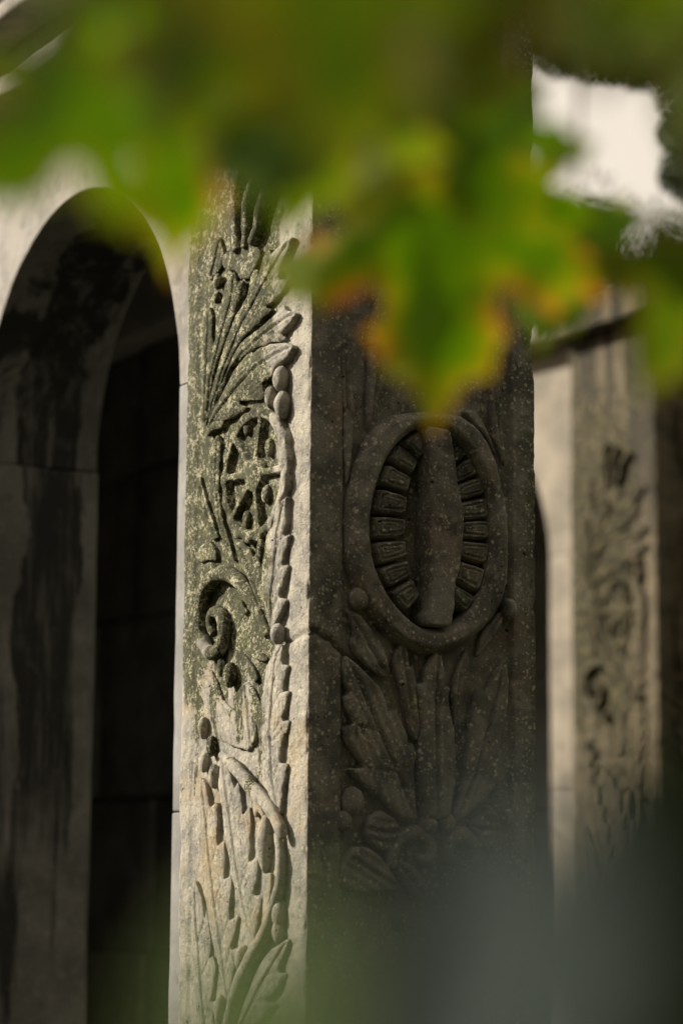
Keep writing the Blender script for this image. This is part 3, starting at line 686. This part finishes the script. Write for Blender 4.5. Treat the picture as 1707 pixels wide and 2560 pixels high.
def arched_wall(loc, label, y0, y1, yend, mats, zs=(0, .60, 1.615), zt=3.055, ztop=3.06, cen=None, spring=2.376):
    """wall in the plane of the pillar's left face: jambs, one arch stone; y runs away from the pillar"""
    root = thing('arched_wall', label, 'wall', loc, THETA)
    x0, x1 = .05, .325
    zz = list(zs) + [spring]
    for (a, b), nm in (((PWID + .0005, y0), 'jamb_stone'), ((y1, yend), 'jamb_stone')):
        for k in range(len(zz) - 1):
            if a == y1 and k == 1: continue
            if a == y1 and k == 2: zz = zz[:2] + [zz[1]] + zz[3:]
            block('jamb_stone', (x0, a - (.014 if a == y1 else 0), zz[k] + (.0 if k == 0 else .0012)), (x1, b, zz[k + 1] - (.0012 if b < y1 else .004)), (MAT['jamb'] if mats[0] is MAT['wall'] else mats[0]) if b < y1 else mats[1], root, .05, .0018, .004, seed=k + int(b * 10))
    # arch stone with the round opening cut out
    cy, R = (y0 + y1) / 2, (y1 - y0) / 2
    n = 64; prof = []
    pts = [(PWID + .0005, spring + .0012)] + [(cy - R * math.cos(math.pi * i / n), spring + .0012 + R * math.sin(math.pi * i / n)) for i in range(n + 1)] + [(yend, spring + .0012)]
    V, F = [], []
    m = len(pts); nd = 8
    # columns of quads from the opening to the top edge, on both faces, and the soffit
    lv = 10
    def grid(xf, flip):
        base = len(V)
        for (y, z) in pts:
            for j in range(lv + 1):
                V.append((xf, y, z + (ztop - z) * (j / lv) ** 1.6))
        for i in range(m - 1):
            for j in range(lv):
                a = base + i * (lv + 1) + j; q = (a, a + lv + 1, a + lv + 2, a + 1)
                F.append(q if flip else q[::-1])
    grid(x0, False); grid(x1, True)
    base = len(V)
    for i, (y, z) in enumerate(pts):
        for j in range(nd + 1): V.append((x0 + (x1 - x0) * j / nd, y, z))
    for i in range(m - 1):
        for j in range(nd):
            a = base + i * (nd + 1) + j; F.append((a, a + 1, a + nd + 2, a + nd + 1))
    b2 = len(V); V.extend([(x0, pts[0][0], ztop), (x1, pts[0][0], ztop), (x1, pts[-1][0], ztop), (x0, pts[-1][0], ztop)]); F.append((b2, b2 + 1, b2 + 2, b2 + 3))
    P = np.array(V); P[:, 0] += fbm(P, 7, 3, 5) * .0022; P[:, 2] += fbm(P, 9, 2, 15) * .0012 * (P[:, 2] < ztop - .01)
    me = mesh('arch_stone', P, F, False)
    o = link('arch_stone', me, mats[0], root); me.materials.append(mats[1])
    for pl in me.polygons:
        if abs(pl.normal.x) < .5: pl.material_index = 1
    return root

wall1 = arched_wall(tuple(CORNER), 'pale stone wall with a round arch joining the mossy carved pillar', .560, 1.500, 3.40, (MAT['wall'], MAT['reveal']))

def long_block(name, label, cat, lo, hi, mat, loc=tuple(CORNER), amp=.003, cell=.06, bev=.01, seed=0, group=None):
    o = block(name, lo, hi, mat, None, cell, amp, bev, seed)
    o.location = loc; o.rotation_euler = (0, 0, THETA); o['label'] = label; o['category'] = cat
    return o

cor = thing('stone_cornice', 'weathered stepped stone cornice running above the round arch of the near tomb', 'cornice', tuple(CORNER), THETA)
block('lower_moulding', (-.055, .03, 3.068), (.34, 3.42, 3.115), MAT['cornice'], cor, .03, .005, .010, 3)
block('frieze', (.0, .03, 3.117), (.34, 3.42, 3.203), MAT['cornice'], cor, .03, .004, .006, 31)
block('upper_moulding', (-.09, .0, 3.205), (.34, 3.42, 3.245), MAT['cornice'], cor, .03, .006, .01, 4)
block('roof_slab', (-.07, .62, 3.248), (.33, 1.40, 3.75), MAT['slate'], cor, .10, .006, .015, 7)
block('roof_slab', (-.07, 1.404, 3.248), (1.32, 3.44, 3.75), MAT['slate'], cor, .10, .006, .015, 6)

rear = thing('chamber_wall', 'dark rear wall of large blocks seen through the round arch', 'wall', tuple(CORNER), THETA)
zc = [0, .75, 1.30, 1.72, 2.21, 2.62, 2.97]
rs = random.Random(5)
for r in range(len(zc) - 1):
    y = 1.25; first = True
    while y < 3.1:
        wd = rs.uniform(.38, .62) * (.55 if first and r % 2 else 1); first = False; dx = rs.uniform(0, .03)
        block('stone_block', (1.05 - dx, y + .004, zc[r] + .003), (1.30, min(y + wd, 3.29) - .004, zc[r + 1] - .003), MAT['dark'], rear, .12, .004, .012, int(y * 10) + r)
        y += wd
block('unseen_end_wall', (.33, .565, 0), (.72, .70, 3.24), MAT['dark'], rear, .15, .004, .012, 79)  # return wall out of view, added to close the chamber against skylight
block('lintel', (.94, 1.25, 2.972), (1.30, 3.29, 3.245), MAT['lintel'], rear, .12, .003, .012, 77)
block('unseen_end_wall', (.33, 3.295, 0), (1.30, 3.40, 3.24), MAT['dark'], rear, .15, .004, .012, 78)

# ------------------------------------------------------------------ the far tomb
C2 = np.array([0.94588, 7.2, 0.165])
pillar2 = thing('carved_pillar', 'out-of-focus paler carved pillar standing alone beyond the mossy one, with rosette and scroll', 'pillar', tuple(C2), THETA)
def copy_tree(o, parent):
    c = o.copy(); C.objects.link(c); c.parent = parent
    if c.type == 'MESH':
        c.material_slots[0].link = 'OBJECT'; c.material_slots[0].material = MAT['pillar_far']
    for ch in list(o.children): copy_tree(ch, c)
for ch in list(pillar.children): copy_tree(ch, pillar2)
wall2 = arched_wall(tuple(C2), 'blurred pale wall with a round arch beside the far carved pillar',   .62, 1.56, 3.6, (MAT['wall_far'], MAT['reveal']))
cor2 = thing('stone_cornice', 'blurred stone cornice capping the far tomb beyond the mossy pillar', 'cornice', tuple(C2), THETA)
block('lower_moulding', (-.055, .5, 3.065), (.34, 3.6, 3.12), MAT['cornice'], cor2, .06, .006, .012, 3)
block('roof_slab', (-.07, .5, 3.125), (1.2, 3.65, 3.17), MAT['dark'], cor2, .10, .006, .015, 5)
rear2 = thing('chamber_wall', 'dark rear wall inside the far tomb, behind its arch', 'wall', tuple(C2), THETA)
for r in range(6):
    for k in range(4):
        block('stone_block', (.90, .9 + k * .62 + .004, r * .53 + .003), (1.1, .9 + (k + 1) * .62 - .004, (r + 1) * .53 - .003), MAT['dark'], rear2, .2, .004, .012, r * 7 + k)
plat = block('stone_platform', (-.25, -.25, -.165), (1.6, 3.9, 0), MAT['wall'], None, .15, .003, .012, 91)
plat.location = tuple(C2); plat.rotation_euler = (0, 0, THETA); plat['label'] = 'low stone platform under the far tomb'; plat['category'] = 'platform'

# ------------------------------------------------------------------ ground
def ground():
    k = NT('soil_and_turf')
    c = k.mix(k.ss(k.noise(.8, 6), .4, .6), (.06, .05, .035), (.05, .07, .025))
    c = k.mix(k.ss(k.noise(30, 5), .45, .65, 0, .6), c, (.09, .075, .05))
    m = k.finish(c, .95, k.bump(k.noise(25, 6), .6, .03), .1)
    n = 60; V, F = [], []
    xs = np.concatenate([-np.geomspace(1500, 1, n // 2), np.geomspace(1, 1500, n // 2)])
    for x in xs:
        for y in xs: V.append((x, y + 4, 0))
    nn = len(xs)
    for i in range(nn - 1):
        for j in range(nn - 1): F.append((i * nn + j, (i + 1) * nn + j, (i + 1) * nn + j + 1, i * nn + j + 1))
    o = link('ground', mesh('ground', V, F), m); o['kind'] = 'structure'
ground()

# ------------------------------------------------------------------ leaves, branch, tree
def sheet_mesh(name, poly, step, bend, margin):
    """a leaf blade: fine grid inside the outline; bend(P) gives the height; 'edge' = distance from the margin"""
    poly = resample(np.asarray(poly, float), step * 1.2)
    lo = poly.min(0) - step * 1.01; hi = poly.max(0) + step * 1.01
    nx, ny = [int(math.ceil(v)) + 1 for v in (hi - lo) / step]
    gx, gy = np.meshgrid(np.arange(nx), np.arange(ny), indexing='ij')
    P = np.stack([lo[0] + gx.ravel() * step, lo[1] + gy.ravel() * step], 1)
    ins = inside(P, [poly]); d, npt = near_segs(P, poly, np.roll(poly, -1, 0))
    P2 = np.where(ins[:, None], P, npt); sd = np.where(ins, d, 0)
    idx = np.arange(nx * ny).reshape(nx, ny)
    q = np.stack([idx[:-1, :-1], idx[1:, :-1], idx[1:, 1:], idx[:-1, 1:]], -1).reshape(-1, 4)
    q = q[ins[q].sum(1) >= 1]
    used = np.unique(q); rm = np.full(nx * ny, -1); rm[used] = np.arange(len(used)); q = rm[q]; P2 = P2[used]; sd = sd[used]
    V = np.c_[P2, bend(P2)]
    me = mesh(name, V, q)
    a = me.attributes.new('edge', 'FLOAT', 'POINT')
    vals = np.zeros(len(me.vertices)); vals[:len(sd)] = sd / margin; a.data.foreach_set('value', vals.astype(np.float32))
    return me

HALF = [(0, 0), (.10, -.05), (.22, -.03), (.36, -.10), (.38, -.02), (.56, -.02), (.47, .08), (.50, .14), (.38, .20), (.52, .25), (.57, .21), (.66, .31), (.86, .36), (.74, .44), (.76, .52), (.61, .53), (.56, .60), (.40, .51), (.25, .45), (.27, .60), (.35, .66), (.28, .72), (.24, .84), (.14, .86), (.08, .94), (0, 1.06)]
MAPLE = np.array(HALF + [(-x, y) for x, y in HALF[-2:0:-1]])

def leaf_material(name, green, mid, rim, gloss=.45, trans=.5, rimw=(0.0, .5)):
    k = NT(name)
    at_ = k.n('ShaderNodeAttribute'); at_.attribute_name = 'edge'
    oi = k.n('ShaderNodeObjectInfo')
    rndv = oi.outputs['Random']
    e = k.math('ADD', at_.outputs['Fac'], k.math('MULTIPLY', k.math('SUBTRACT', k.noise(2.6, 3), .5), 2.2))
    e = k.math('ADD', e, k.math('MULTIPLY', k.math('SUBTRACT', .45, rndv), .25))
    c = k.mix(k.ss(e, rimw[0], rimw[1]), rim, mid)
    c = k.mix(k.ss(e, rimw[1] + .02, rimw[1] + .32), c, green)
    c = k.mix(k.ss(k.noise(14, 4), .4, .7, 0, .35), c, tuple(v * .55 for v in green))
    k.finish(c, gloss, k.bump(k.noise(25, 4), .2, .02), .35)
    tr = k.n('ShaderNodeBsdfTranslucent'); k.l(c, tr.inputs['Color'])
    mx = k.n('ShaderNodeMixShader'); mx.inputs[0].default_value = trans
    k.l(k.b.outputs[0], mx.inputs[1]); k.l(tr.outputs[0], mx.inputs[2]); k.l(mx.outputs[0], k.out.inputs[0])
    return k.m
MAT['maple'] = leaf_material('maple_leaf', (.115, .25, .001), (.27, .32, .003), (.72, .22, .02), rimw=(-.46, .02))
MAT['maple_green'] = leaf_material('maple_leaf_green', (.095, .20, .001), (.14, .22, .002), (.24, .23, .004), rimw=(-.25, .15))
MAT['maple_deep'] = leaf_material('maple_leaf_deep_green', (.085, .15, .002), (.13, .17, .003), (.20, .15, .006), rimw=(-.28, .12))
MAT['broad'] = leaf_material('broad_leaf', (.125, .185, .065), (.13, .19, .07), (.14, .19, .07), .3, .35)
MAT['broad_dark'] = leaf_material('dark_evergreen_leaf', (.022, .036, .018), (.024, .038, .018), (.026, .04, .02), .5, .1)
MAT['broad_sheen'] = leaf_material('sheen_grey_leaf', (.075, .105, .105), (.08, .11, .105), (.085, .11, .105), .25, .25)  # grey base colour stands for sky sheen on the leaf
kb = NT('bark'); MAT['bark'] = kb.finish(kb.mix(kb.ss(kb.noise(1, 5, .6, kb.scaled((30, 30, 5))), .4, .6), (.06, .045, .032), (.12, .095, .07)), .9, kb.bump(kb.noise(1, 5, .6, kb.scaled((40, 40, 8))), .8, .01), .2)

maple_meshes = []
for k in range(4):
    pm = MAPLE.copy(); rs = random.Random(20 + k)
    pm[:, 0] *= rs.uniform(.85, 1.05)
    pm += np.array([[rs.uniform(-.02, .02), rs.uniform(-.02, .02)] for _ in pm]); pm[0] = (0, 0)
    c1, c2 = rs.uniform(.03, .10), rs.uniform(.08, .18)
    maple_meshes.append(sheet_mesh('maple_leaf', pm, .035, lambda P, c1=c1, c2=c2, k=k: -c1 * P[:, 1] ** 2 - c2 * np.abs(P[:, 0]) ** 1.5 + .05 * fbm(np.c_[P, P[:, 0] * 0], 3, 2, k), .30))

tree = thing('maple_tree', 'maple tree whose green leaves with orange edges hang blurred before the pillar', 'tree', (1.55, 1.25, 0))
TL = np.array([1.55, 1.25, 0.0])
link('trunk', tube_mesh('trunk', smooth_path([np.array(p) for p in [(0, 0, 0), (.02, .02, .8), (-.03, .03, 1.7), (.02, 0, 2.6), (.08, .05, 3.6), (.05, .1, 4.8)]], 5), np.interp(np.linspace(0, 1, 26), [0, .1, .6, 1], [.17, .12, .09, .03]), 14), MAT['bark'], tree)

def leaf_at(parent, org, base_px, tip_px, d, dtip, width=1.0, roll=0.0, k=0, mat=None, meshes=None, unit=1.06, name='leaf'):
    """a blade from its stalk end to its tip, both seen through the lens at distances d, dtip"""
    B, T = at(*base_px, d), at(*tip_px, dtip)
    Y = Vector(T - B); L = Y.length / unit; Y.normalize()
    view = Vector(CAM - B).normalized()
    X = Y.cross(view).normalized(); Z = X.cross(Y).normalized()
    q = Matrix.Rotation(math.radians(roll), 3, Y)
    X = q @ X; Z = q @ Z
    me = (meshes or maple_meshes)[k % len(meshes or maple_meshes)]
    o = bpy.data.objects.new(name, me); C.objects.link(o); o.parent = parent
    m = Matrix.Identity(4)
    for i in range(3):
        m[i][0] = X[i] * L * width; m[i][1] = Y[i] * L; m[i][2] = Z[i] * L; m[i][3] = (B - org)[i]
    o.matrix_local = m
    if not me.materials: me.materials.append(None)
    o.material_slots[0].link = 'OBJECT'; o.material_slots[0].material = mat
    return B - org

# bough over the picture's top edge and the leaves hanging from it
bough = [np.array(p) - TL for p in [(1.54, 1.26, 2.55), (1.15, 1.34, 2.52), (.75, 1.42, 2.42), (.40, 1.45, 2.33), (.10, 1.46, 2.27), (-.20, 1.44, 2.24), (-.45, 1.40, 2.20)]]
bp = smooth_path(bough, 6)
link('bough', tube_mesh('bough', bp, np.linspace(.035, .006, len(bp)), 8), MAT['bark'], tree)
M1, M2, M3 = MAT['maple'], MAT['maple_deep'], MAT['maple_green']
spec = [  # stalk end, tip, distances, width, turn, mesh, material
    ((1095, 430), (1085, 1065), 1.72, 1.69, .86, 4, 0, M1),
    ((450, 130), (440, 690), 1.42, 1.38, .72, -10, 1, M1),
    ((300, 170), (-120, 510), 1.15, 1.12, .80, 20, 2, M3),
    ((700, 40), (650, 560), 1.36, 1.30, .95, 12, 3, M3),
    ((880, -260), (840, 430), .92, .88, .95, -10, 1, M2),
    ((540, -220), (430, 360), .95, .92, .95, 10, 0, M2),
    ((1130, -260), (1120, 330), .98, .95, .62, 14, 2, M2),
    ((360, -20), (90, 260), 1.30, 1.28, .80, -15, 3, M1),
    ((1440, 500), (1340, 880), 1.85, 1.80, .90, 10, 1, M1),
    ((1760, 600), (1610, 1000), 1.40, 1.36, .70, -20, 3, M2),
    ((1250, 470), (1490, 560), 1.80, 1.78, .70, 12, 0, M1),
    ((1560, -280), (1490, 230), 1.05, 1.02, .9, 12, 2, M2),
    ((1740, -230), (1650, 200), 1.03, 1.0, 1.0, -10, 1, M2),
    ((1880, 0), (1700, 400), .98, .96, .8, 15, 0, M2),
    ((1700, -250), (1590, 120), .9, .88, 1.0, -10, 3, M2),
    ((820, 60), (730, 580), 1.45, 1.40, .8, -12, 0, M3),
    ((980, 20), (960, 500), 1.52, 1.48, .85, 14, 3, M3),
    ((1180, 200), (1230, 620), 1.55, 1.50, .75, -8, 2, M3),
    ((250, 150), (230, 440), 1.35, 1.32, .8, 8, 0, M3),
    ((620, -60), (280, 260), 1.28, 1.22, .9, 18, 1, M2),
]
bpa = np.array(bp)
for i, (b_, t_, d0, d1, wd, rl, mk, mt) in enumerate(spec):
    B = leaf_at(tree, TL, b_, t_, d0, d1, wd, rl, mk, mt)
    j = int(np.argmin(np.linalg.norm((bpa - B)[:, :2], axis=1)))
    Q = bpa[j]; mid = (B + Q) / 2 + np.array([random.uniform(-.02, .02), random.uniform(-.02, .02), .03])
    pth = smooth_path([Q, mid, B], 4)
    link('twig', tube_mesh('twig', pth, np.linspace(.003, .0013, len(pth)), 6), MAT['bark'], tree)
# the crown overhead, out of view, spread and thickened to cut skylight: too many leaves to count
rs = np.random.RandomState(3); V, F = [], []
n = 22000
cl = rs.uniform(-1, 1, size=(150, 3)) * np.array([2.3, 2.6, 1.3]); cl = cl[(cl / np.array([2.3, 2.6, 1.3]) ** 1 * 1.0).__pow__(2).sum(1) < 1.3]
base = cl[rs.randint(0, len(cl), n)] + rs.normal(size=(n, 3)) * .30
base += np.array([.9, -2.8, 4.3])
base = base[base[:, 2] + 0 > 2.75]
for c in base:
    a = rs.normal(size=3); a /= np.linalg.norm(a); b = np.cross(a, rs.normal(size=3)); b /= np.linalg.norm(b); s_ = rs.uniform(.06, .11)
    i = len(V); V += [c - a * s_, c + b * s_ * .55, c + a * s_, c - b * s_ * .55]; F.append((i, i + 1, i + 2, i + 3))
cro = link('crown', mesh('crown', V, F, False), M2, tree); cro['kind'] = 'stuff'

# ------------------------------------------------------------------ broad leaved shrub close to the lens
OV = np.array([(0, 0), (.14, .12), (.26, .32), (.30, .52), (.25, .74), (.13, .90), (0, 1.0), (-.13, .90), (-.25, .74), (-.30, .52), (-.26, .32), (-.14, .12)])
ov_meshes = [sheet_mesh('broad_leaf', soften(OV, .25), .05, lambda P, c=c: -c * P[:, 1] ** 2 + .5 * P[:, 0] ** 2, .3) for c in (.15, .3)]
SL = np.array([.03, .42, 0.0])
shrub = thing('leafy_shrub', 'tall leafy shrub rising as a soft green and grey blur below the pillar', 'shrub', tuple(SL))
stems = [[(0, 0, 0), (.01, .01, .5), (-.02, .0, 1.0), (-.03, -.02, 1.36)], [(0, 0, 0), (.02, -.01, .5), (.03, 0, 1.0), (.04, .01, 1.38)]]
for st_ in stems:
    pp = smooth_path([np.array(q, float) for q in st_], 5)
    link('stem', tube_mesh('stem', pp, np.linspace(.008, .002, len(pp)), 7), MAT['bark'], shrub)
G, Y_, K_ = MAT['broad'], MAT['broad_sheen'], MAT['broad_dark']
sp2 = [((640, 3000), (590, 2250), .40, .39, 1.0, -45, G), ((740, 3000), (770, 2330), .40, .39, .8, -50, G), ((500, 2950), (430, 2480), .40, .39, .9, -40, G),
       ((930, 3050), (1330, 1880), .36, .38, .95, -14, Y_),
       ((1560, 3000), (1600, 2080), .60, .60, .8, 20, K_), ((1720, 3000), (1710, 1850), .62, .60, .9, 30, K_), ((1640, 3100), (1690, 2250), .52, .54, 1.0, 40, K_)]
for b_, t_, d0, d1, wd, rl, mt in sp2:
    B = leaf_at(shrub, SL, b_, t_, d0, d1, wd, rl, 0, mt, ov_meshes, 1.0)
    tipp = np.array(stems[0][-1] if b_[0] < 850 else stems[1][-1])
    pth = smooth_path([tipp, (tipp + B) / 2 + np.array([0, 0, -.01]), B], 4)
    link('petiole', tube_mesh('petiole', pth, np.linspace(.0018, .001, len(pth)), 6), MAT['bark'], shrub)

# ------------------------------------------------------------------ evergreen trees beyond
ke = NT('evergreen_foliage'); MAT['ever'] = ke.finish(ke.mix(ke.noise(3, 3), (.018, .035, .012), (.05, .075, .022)), .7, None, .3)
def evergreen(seed, height, rad):
    rs = np.random.RandomState(seed); V, F = [], []
    tp = [np.array((0, 0, 0)), np.array((.03, .02, height * .5)), np.array((0, 0, height * .97))]
    tm = tube_mesh('trunk', smooth_path(tp, 5), np.linspace(.16, .015, 11), 10)
    nb = 120
    for b in range(nb):
        t = (b + rs.rand()) / nb; z0 = .5 + t * (height - .6)
        R = rad * (1 - t) ** .7 * rs.uniform(.75, 1.12) + .12
        az = rs.rand() * 2 * math.pi; dr = np.array([math.cos(az), math.sin(az), rs.uniform(.1, .6)])
        m = int(60 + 110 * (1 - t))
        for _ in range(m):
            f_ = rs.rand() ** .6; c = np.array([0, 0, z0]) + dr * R * f_ + rs.normal(size=3) * (.10 + .05 * R)
            a = dr * .6 + rs.normal(size=3) * .45 + np.array([0, 0, .5]); a /= np.linalg.norm(a)
            s = np.cross(a, rs.normal(size=3)); s /= np.linalg.norm(s); L = rs.uniform(.035, .085)
            i = len(V); V += [c, c + a * L * .5 + s * L * .22, c + a * L, c + a * L * .5 - s * L * .22]; F.append((i, i + 1, i + 2, i + 3))
    return tm, mesh('crown', V, F, False)
em = [evergreen(5, 6.2, 1.5), evergreen(9, 5.3, 1.2)]
for (x, y, k, sc_, rz, lab) in ((2.30, 15.5, 0, .97, 0, 'broad dark evergreen behind the right side of the far carved pillar'), (1.86, 17.8, 1, 1.24, 1, 'slim evergreen in the gap between the mossy pillar and the far pillar'), (2.85, 20.5, 1, 1.3, 3.3, 'distant evergreen standing behind the other two evergreens')):
    t = thing('evergreen_tree', lab, 'tree', (x, y, 0), rz, 'evergreens beyond the far tomb'); t.scale = (sc_,) * 3
    link('trunk', em[k][0], MAT['bark'], t); link('crown', em[k][1], MAT['ever'], t)

standin = thing('standin_tree', 'dark pine bough in place of shaded maple leaves round the sky gap', 'tree', (2.9, 9.4, 0)); PL = np.array([2.9, 9.4, 0])  # dark bough added in place of shaded maple leaves near the lens
link('trunk', tube_mesh('trunk', smooth_path([np.array(q, float) for q in [(0, 0, 0), (.05, 0, 2.5), (-.05, .05, 5), (.05, .05, 7.6)]], 6), np.linspace(.2, .05, 19), 12), MAT['bark'], standin)
rs = np.random.RandomState(44); V, F = [], []
cls = [(1400, 100, 105), (1490, 115, 105), (1340, 40, 110), (1580, 130, 100), (1440, 20, 130), (1400, -60, 120), (1490, 30, 130), (1600, 80, 150), (1690, 130, 140), (1560, -60, 170), (1700, 10, 170), (1730, 330, 80), (1740, 430, 90), (1760, 240, 120), (1850, 100, 220), (1900, 380, 180), (2000, -100, 300), (2200, 100, 300), (1800, -250, 300), (2100, -450, 330), (2500, -200, 350), (2300, -700, 350)]
for (cx, cy, cr) in cls:
    c0 = at(cx, cy, 9.2) - PL; R = cr / FPX * 9.2
    hub = np.array([0, 0, max(2.2, c0[2] - .6)]); pth = smooth_path([hub, (hub + c0) / 2 + np.array([0, 0, .08]), c0], 4)
    link('branch', tube_mesh('branch', pth, np.linspace(.035, .008, len(pth)), 7), MAT['bark'], standin)
    for _ in range(int(1800 + 6000 * R)):
        v = rs.normal(size=3); v *= rs.rand() ** .4 / np.linalg.norm(v); c = c0 + v * R * np.array([1, 1, .8])
        a = rs.normal(size=3) + v; a /= np.linalg.norm(a); b = np.cross(a, rs.normal(size=3)); b /= np.linalg.norm(b); L = rs.uniform(.018, .038)
        i = len(V); V += [c, c + a * L * .5 + b * L * .25, c + a * L, c + a * L * .5 - b * L * .25]; F.append((i, i + 1, i + 2, i + 3))
link('crown', mesh('crown', V, F, False), MAT['ever'], standin)

# ------------------------------------------------------------------ hedge of foliage out of view, added round the camera to cut skylight
kh = NT('blocker_foliage'); MAT['blocker'] = kh.finish(kh.mix(kh.noise(3, 3), (.02, .035, .012), (.05, .075, .022)), .7, None, .3)
rs = np.random.RandomState(12); V, F = [], []
for (x0, y0, x1, y1) in ((-6.6, -3.6, 7.6, -2.6), (6.6, -2.6, 7.6, 6.5), (-7.4, -3.6, -6.6, 7.5)):
    n = int((abs(x1 - x0) + abs(y1 - y0)) * 800)
    P = np.c_[rs.uniform(x0, x1, n), rs.uniform(y0, y1, n), rs.uniform(0, 1, n) ** .8 * ((4.0 if x1 < 0 else 6.3) + rs.normal(size=n) * .25)]
    for c in P:
        a = rs.normal(size=3); a /= np.linalg.norm(a); b = np.cross(a, rs.normal(size=3)); b /= np.linalg.norm(b); s_ = rs.uniform(.09, .17)
        i = len(V); V += [c - a * s_, c + b * s_ * .6, c + a * s_, c - b * s_ * .6]; F.append((i, i + 1, i + 2, i + 3))
hd = link('blocker', mesh('blocker', V, F, False), MAT['blocker']); hd['kind'] = 'stuff'; hd['label'] = 'tall dense dark green hedge of foliage out of view, added to cut skylight'; hd['category'] = 'blocker'
